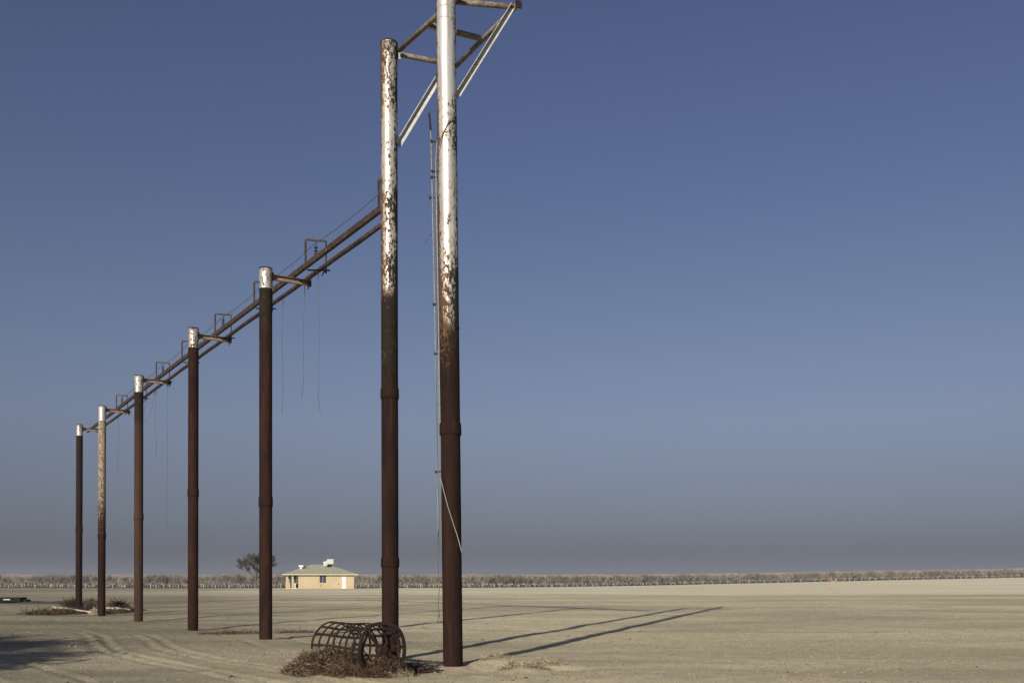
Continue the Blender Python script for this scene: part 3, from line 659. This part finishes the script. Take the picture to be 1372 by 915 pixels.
# evaporative cooler
cx=lx(440.5); b=MB(); zb_=lz(758.3); cy=dep/2-1.0
b.box((cx+.35,cy,zb_+.95),1.25,1.0,.95); b.box((cx-.55,cy,zb_+.55),.75,.8,.9,(1,0,.25),(0,1,0),(-.25,0,1)); 
for q in range(5): b.box((cx+.35,cy-.51,zb_+.6+q*.16),1.1,.03,.05)
ck=b.build('roof_cooler',M['tin'],rf)
b=MB(); b.box((cx+.05,cy-.15,zb_+.2),.5,.9,.5); b.box((cx+.6,cy+.2,zb_+.25),.2,.5,.5); b.tube([(cx+.75,cy,zb_+.9),(cx+.8,cy,zb_+1.9)],.03,6); b.build('cooler_stand',M['black'],ck)
b=MB(); b.box((lx(404),2.2,lz(758)),.85,.6,.38); b.box((lx(404),2.2,lz(760)),.4,.4,.5); b.build('roof_vent',M['white'],rf)
b=MB(); b.tube([(lx(430),-.05,.3),(lx(430),-.05,.75)],.04,6); b.build('wall_tap',M['rust'],hs); b=MB(); b.tube([(lx(453.5),-.05,.8),(lx(453.5),-.05,1.0)],.07,6); b.build('meter',M['rust'],hs)

# ------------------------------------------------------------------ trees
def grow(b,p,d,L,r,depth,tips,spread,upb,nseg=3,mi=0,n=5):
    pts=[p];rr=[r]; q=p.copy(); dd=d.copy()
    for k in range(nseg):
        dd=(dd+Vector((random.gauss(0,.12),random.gauss(0,.12),random.gauss(0,.08)+upb))).normalized()
        q=q+dd*L/nseg; pts.append(q.copy()); rr.append(r*(1-.45*(k+1)/nseg))
    b.tube(pts,rr,n,False,True,mi)
    if depth==0: tips.append((q,dd)); return
    m_=random.randint(2,4)
    for k in range(m_):
        a=random.random()*6.283; s=spread*random.uniform(.6,1.2); o=dd.orthogonal().normalized(); o2=dd.cross(o)
        nd=(dd+(o*math.cos(a)+o2*math.sin(a))*s).normalized(); f=random.randint(max(1,nseg-1),nseg)
        grow(b,pts[f],nd,L*random.uniform(.6,.8),rr[f]*.7,depth-1,tips,spread,upb,max(2,nseg-1),mi,max(3,n-1))
def orchard_tree(seed):
    random.seed(seed); tr=MB(); tips=[]
    h=random.uniform(.75,1.0); q=Vector((random.uniform(-.08,.08),0,h))
    tr.tube([(0,0,-.1),(0,0,.3),q],[.10,.085,.075],7,False)
    for k in range(4):
        a=k*1.57+random.uniform(-.4,.4); d=Vector((math.cos(a)*.95,math.sin(a)*.95,1)).normalized()
        grow(tr,q,d,1.15,.07,1,tips,.5,.06,3,1,5)
    cr=MB()
    for p,d in tips:
        for k in range(30):
            dd=(d*.8+Vector((random.gauss(0,.55),random.gauss(0,.55),random.gauss(.5,.4)))).normalized(); L=random.uniform(.5,1.15)
            st=p-d*random.uniform(0,.6); e=st+dd*L; e.z=min(e.z,3.75+random.uniform(-.45,.15)); cr.prism(st,e,.028,.012)
            for j in range(2):
                f=random.uniform(.3,.9); s0=st.lerp(e,f); d2=(dd+Vector((random.gauss(0,.7),random.gauss(0,.7),random.gauss(0,.5)))).normalized(); cr.prism(s0,s0+d2*random.uniform(.25,.6),.019,.009)
    for k in range(200):     # upright whips filling the whole crown
        a=random.random()*6.283; q2=random.random()**.5*2.3; z0=random.uniform(.85,2.7); z0=max(z0,.6+q2*.35)
        st=Vector((q2*math.cos(a),q2*math.sin(a),z0)); e=st+Vector((random.gauss(0,.25),random.gauss(0,.25),random.uniform(.5,1.1))); e.z=min(e.z,3.75+random.uniform(-.4,.12)); cr.prism(st,e,.022,.009)
    return tr,cr
protos=[]
for s in range(5):
    tr,cr=orchard_tree(100+s)
    t=thing('orchard_tree','','fruit tree',(0,0,0)); a=tr.build('trunk',[M['trunk'],M['crown']],t); c=cr.build('crown',M['crown'] if s%2 else M['crown2'],t)
    protos.append([t,a,c,False])
random.seed(55)
# the orchard edge
edge=[(-190,240),(-42,243),(-8,248),(69,318),(130,348),(235,385)]
def along(edge,step):
    out=[];carry=0
    for (x0,y0),(x1,y1) in zip(edge,edge[1:]):
        L=math.hypot(x1-x0,y1-y0); s=carry
        while s<L: out.append((x0+(x1-x0)*s/L,y0+(y1-y0)*s/L,(x1-x0)/L,(y1-y0)/L)); s+=step
        carry=s-L
    return out
rows=2; cnt=0; mass=[]
row1=along(edge,3.1)
OG='bare fruit trees of the orchard'
regions=[(0,120,'beyond the black slab at left'),(120,250,'between the far poles'),(250,382,'near the lone dark tree'),(382,500,'behind the tan house'),(500,640,'behind the two tall poles'),(640,1000,'right of the tall poles, middle horizon'),(1000,1400,'beside the orange stand at far right')]
ordn=['front row','second row','third row','fourth row']
placed=[]
for r in range(12 if False else rows):
    for i,(x,y,tx,ty) in enumerate(row1):
        if r%2 : x+=tx*1.55; y+=ty*1.55
        X=x-ty*r*5.5*0+random.uniform(-.5,.5); Yy=y+r*5.8+random.uniform(-.5,.5)
        pxx=686+F*X/Yy
        if pxx<-25 or pxx>1397: continue
        placed.append((X,Yy,pxx,r))
placed=placed[:300]
for k,(X,Y,pxx,r) in enumerate(placed):
    P=protos[random.randrange(5)]
    if not P[3]: t,a,c=P[:3]; P[3]=True
    else:
        t=P[0].copy(); a=P[1].copy(); c=P[2].copy()
        for o in (t,a,c): COL.objects.link(o)
        a.parent=t; c.parent=t
    t.location=(X,Y,gz(X,Y)); t.rotation_euler=(0,0,random.random()*6.28); s=random.uniform(.94,1.03); t.scale=(s*1.08,s*1.08,s)
    reg=[q for q in regions if q[0]<=min(max(pxx,0),1399)<q[1]][0][2]
    t['label']='leafless orchard tree, %s, %s'%(ordn[r],reg); t['group']=OG+', '+ordn[r]+', '+reg
print('orchard trees',len(placed))
for P in protos:
    if not P[3]:
        for o in P[:3]: bpy.data.objects.remove(o)
# rows farther back: one mass
V=[];Q=[];MI=[]
nb=0; rs=np.random.default_rng(5)
for r in range(rows,64):
    for i,(x,y,tx,ty) in enumerate(along([(-620,240),(-42,243),(-8,248),(69,318),(130,348),(520,430)],4.6 if r<12 else 9)):
        if r>12 and (r+i)%2: continue
        X=x+(2.8 if r%2 else 0)+rs.uniform(-.6,.6); Y=y+r*6.0+rs.uniform(-.6,.6)
        if abs(X)/Y>.56: continue
        z=gz(X,Y) if False else None
        n=84 if r<12 else 30
        a=rs.random(n)*6.283; q=rs.random(n)**.6*2.2; zz=rs.uniform(.9,3.1,n)
        q=q*np.clip((zz-.3)/1.6,.3,1)
        mass.append((X,Y,n,a,q,zz,r))
XY=np.array([(m_[0],m_[1]) for m_ in mass]); ZZ=terrain(XY[:,0],XY[:,1])
Vv=[];cnt=0
for (X,Y,n,a,q,zz,r),z in zip(mass,ZZ):
    c=np.stack([X+q*np.cos(a),Y+q*np.sin(a),z+zz],-1)
    d=rs.normal(size=(n,3)); d[:,2]=np.abs(d[:,2])*1.1; d/=np.linalg.norm(d,axis=1)[:,None]; L=rs.uniform(.35,.7,n)[:,None]
    s=rs.normal(size=(n,3)); s-=d*(s*d).sum(1)[:,None]; s/=np.linalg.norm(s,axis=1)[:,None]; s*=(.045 if r<12 else .08)
    p=np.stack([c-d*L-s,c-d*L+s,c+d*L+s*.4,c+d*L-s*.4],1).reshape(-1,3)
    p[:,2]=np.minimum(p[:,2],z+3.75+rs.uniform(-.15,.15))
    Vv.append(p)
    # pale trunk (three-sided)
    if r<12:
        ang=np.array([0,2.09,4.19]); bt=np.stack([X+.085*np.cos(ang),Y+.085*np.sin(ang),np.full(3,z-.05)],-1); tp=bt+np.array([0,0,1.35])
        Vv.append(np.array([bt[0],bt[1],tp[1],tp[0],bt[1],bt[2],tp[2],tp[1],bt[2],bt[0],tp[0],tp[2]])); 
        MI+= [0]*n+[1]*3
    else: MI+=[0]*n
Vv=np.concatenate(Vv).astype(np.float32); nq=len(Vv)//4
me=bpy.data.meshes.new('orchard_rows'); me.vertices.add(len(Vv)); me.vertices.foreach_set('co',Vv.ravel())
me.loops.add(len(Vv)); me.loops.foreach_set('vertex_index',np.arange(len(Vv),dtype=np.int32)); me.polygons.add(nq); me.polygons.foreach_set('loop_start',np.arange(0,len(Vv),4,dtype=np.int32))
me.materials.append(M['crown']); me.materials.append(M['trunk']); me.polygons.foreach_set('material_index',np.array(MI,dtype=np.int32)); me.update(); me.validate()
o=bpy.data.objects.new('orchard_rows',me); COL.objects.link(o); tag(o,'deep mass of leafless orchard rows behind the front trees along the horizon','orchard',kind='stuff')
print('mass quads',nq)
# very distant tree line on the right
b=MB(); random.seed(3)
for k in range(900):
    f=k/899; X=-60+f*1040; Y=1480+random.uniform(-25,25); w=random.uniform(5,11); h=random.uniform(5.5,8.5); z=0
    for q in range(3):
        x=X+random.uniform(-5,5); hh=h*random.uniform(.6,1.05); g_=float(.02)
        b.v  # noqa
        zb_=terrain_z=None
        base=.16+.0163*x/(1+math.exp(-x/40.))
        n=6; vs=[(x+w*.5*math.cos(6.283*j/n),Y+w*.5*math.sin(6.283*j/n),base+hh*.35*random.uniform(.7,1.2)) for j in range(n)]
        vs+=[(v[0],v[1],base-.5) for v in vs]+[(x+random.uniform(-1,1),Y,base+hh)]
        b.add(vs,[(j,(j+1)%n,12) for j in range(n)]+[(j+6,(j+1)%n+6,(j+1)%n,j) for j in range(n)])
o=b.build('distant_treeline',M['fartree'],None); tag(o,'thin dark line of far trees above the orchard on the right horizon','tree line',kind='stuff')

# lone dark tree left of the house
random.seed(21); TX,TY=(343-686)/F*205,205.; tz=gz(TX,TY)
lt=thing('bushy_tree','lone dark feathery tree partly hidden by the rusty pole left of the house','tree',(TX,TY,tz))
b=MB(); tips=[]; b.tube([(0,0,-.2),(.02,0,.9),(-.05,0,1.9)],[.22,.18,.16],8,False)
for k in range(15):
    a=k*2.4; tilt=.15+1.15*(k/15); d=Vector((math.cos(a)*math.sin(tilt),math.sin(a)*math.sin(tilt),math.cos(tilt)))
    grow(b,Vector((-.05,0,1.3+.05*k)),d,2.5,.075,2,tips,.38,.05,4,0,5)
b.build('trunk',M['barkd'],lt); c=MB()
for p,d in tips:
    for k in range(60):
        dd=(d*1.1+Vector((random.gauss(0,.35),random.gauss(0,.35),random.gauss(.1,.3)))).normalized(); s0=p-d*random.uniform(0,.9); c.prism(s0,s0+dd*random.uniform(.35,.85),.028,.010)
c.build('crown',M['foliage'],lt)
# shade trees that stand outside the left edge and throw the shadows there
def shade_tree(x,y,H,R,n,seed,lab,cz=None):
    random.seed(seed); t=thing('shade_tree',lab,'tree',(x,y,gz(x,y)),'trees outside the left edge')
    b=MB(); tips=[]; b.tube([(0,0,-.2),(0,0,H*.25),(.1,0,H*.45)],[.2,.16,.13],8,False)
    for k in range(9):
        a=k*2.4; tilt=.2+.9*k/9; grow(b,Vector((.1,0,H*.4)),Vector((math.cos(a)*math.sin(tilt),math.sin(a)*math.sin(tilt),math.cos(tilt))),H*.26,.06,2,tips,.5,.03,3,0,5)
    b.build('trunk',M['barkd'],t); c=MB(); 
    for k in range(n):
        p,d=random.choice(tips); q=p+Vector((random.gauss(0,R),random.gauss(0,R),random.gauss(0,R*.7))); a=Vector((random.gauss(0,1),random.gauss(0,1),random.gauss(0,1))).normalized(); o=a.orthogonal()
        c.add([q-a*.09-o*.03,q-a*.09+o*.03,q+a*.09+o*.03,q+a*.09-o*.03],[(0,1,2,3)])
    c.build('crown',M['leaf'],t)
shade_tree(-15.9,5.6,4.9,.5,14000,4,'small evergreen tree outside the left edge of the view, nearest one')
shade_tree(-19.6,8.0,5.7,.6,20000,6,'rounded evergreen tree outside the left edge of the view, second one')
shade_tree(-22.9,9.4,6.3,.5,12000,8,'tall evergreen tree outside the left edge of the view, third one')
shade_tree(-25.0,9.0,6.8,.6,12000,9,'tallest evergreen tree farthest outside the left edge of the view')

# ------------------------------------------------------------------ light, sky, camera
LD=Vector((.312,.95,-math.tan(math.radians(16.9)))).normalized()
sun=bpy.data.lights.new('sun','SUN'); sun.energy=4.8; sun.angle=math.radians(.5); sun.color=(1,.93,.82)
so=bpy.data.objects.new('sun',sun); COL.objects.link(so); so.rotation_euler=LD.to_track_quat('-Z','Y').to_euler()
w=bpy.data.worlds.new('World'); S.world=w; w.use_nodes=True; nt=w.node_tree; bg=nt.nodes['Background']
sky=N(nt,'ShaderNodeTexSky'); sky.sky_type='NISHITA'; sky.sun_disc=False; sky.sun_elevation=math.radians(16.9); sky.sun_rotation=math.radians(198.2)
sky.air_density=1.0; sky.dust_density=1.0; sky.ozone_density=1.5; sky.altitude=100
SKYRAMP=None
tc=N(nt,'ShaderNodeTexCoord'); sp=N(nt,'ShaderNodeSeparateXYZ'); nt.links.new(tc.outputs['Generated'],sp.inputs[0])
# the smog layer: how the sky dims and greys towards the horizon, by elevation
rp=N(nt,'ShaderNodeValToRGB'); nt.links.new(sp.outputs[2],rp.inputs[0]); SK=[(0.000,0.2692,0.3144,0.5911),(0.018,0.2692,0.3144,0.5911),(0.029,0.2706,0.3005,0.5518),(0.059,0.3854,0.3947,0.5813),(0.095,0.5328,0.4826,0.6409),(0.155,0.7701,0.6555,0.7781),(0.210,0.8246,0.7206,0.8294),(0.273,0.8350,0.7412,0.8517),(0.369,0.8059,0.7228,0.8981),(0.500,0.8039,0.6937,0.9044)]
while len(rp.color_ramp.elements)<len(SK): rp.color_ramp.elements.new(.5)
for e,(z,r,g_,b_) in zip(rp.color_ramp.elements,SK): e.position=z; e.color=(r,g_,b_,1)
mx=N(nt,'ShaderNodeMix',data_type='RGBA',blend_type='MULTIPLY'); mx.inputs[0].default_value=1; nt.links.new(sky.outputs[0],mx.inputs[6]); nt.links.new(rp.outputs[0],mx.inputs[7])
nt.links.new(mx.outputs[2],bg.inputs[0]); bg.inputs[1].default_value=.06
S.view_settings.view_transform='Standard'; S.view_settings.look='None'; S.view_settings.gamma=1; S.view_settings.exposure=.3
cam=bpy.data.cameras.new('camera'); cam.lens=35.; cam.sensor_width=36; cam.sensor_fit='HORIZONTAL'; cam.shift_y=321.5/1372; cam.clip_end=20000; cam.clip_start=.1
co_=bpy.data.objects.new('camera',cam); COL.objects.link(co_); co_.location=(0,0,EYE); co_.rotation_euler=(math.radians(90),0,0); S.camera=co_

# soil and leaf litter under the orchard, colour darkened for shade between trunks
mm=simple('orchard_litter_and_shade',(.10,.085,.06),(.19,.165,.12),.6,.95)
n1,n2=140,30; vs=[];fs=[]
ed=[(-330,240),(-42,243),(-8,248),(69,318),(130,348),(330,415)]
def edge_y(x):
    for (x0,y0),(x1,y1) in zip(ed,ed[1:]):
        if x<=x1: return y0+(y1-y0)*(x-x0)/(x1-x0)
    return ed[-1][1]
gx=[];gy=[]
for i in range(n1+1):
    for j in range(n2+1):
        x=-330+660*i/n1; gx.append(x); gy.append(edge_y(x)-2.2+random.uniform(-.4,.4)*(j==0)+(j/n2)**1.5*230)
gzv=terrain(np.array(gx),np.array(gy))+.05
vs=list(zip(gx,gy,gzv.tolist()))
for i in range(n1):
    for j in range(n2): k=i*(n2+1)+j; fs.append((k,k+n2+1,k+n2+2,k+1))
b=MB(); b.add(vs,fs,True); o=b.build('orchard_soil',mm,None); o['kind']='structure'
# haze
HZD=.0003
if HZD:
    m=bpy.data.materials.new('thin_haze'); m.use_nodes=True; nt=m.node_tree; nt.nodes.remove(nt.nodes['Principled BSDF'])
    v=N(nt,'ShaderNodeVolumePrincipled'); v.inputs['Color'].default_value=(.50,.54,.63,1); v.inputs['Density'].default_value=HZD; v.inputs['Anisotropy'].default_value=.0
    nt.links.new(v.outputs[0],nt.nodes['Material Output'].inputs['Volume'])
    b=MB(); b.box((0,1450,18),9600,3500,44); o=b.build('haze',m,None); tag(o,'thin grey-blue haze lying over the whole plain','haze',kind='stuff')
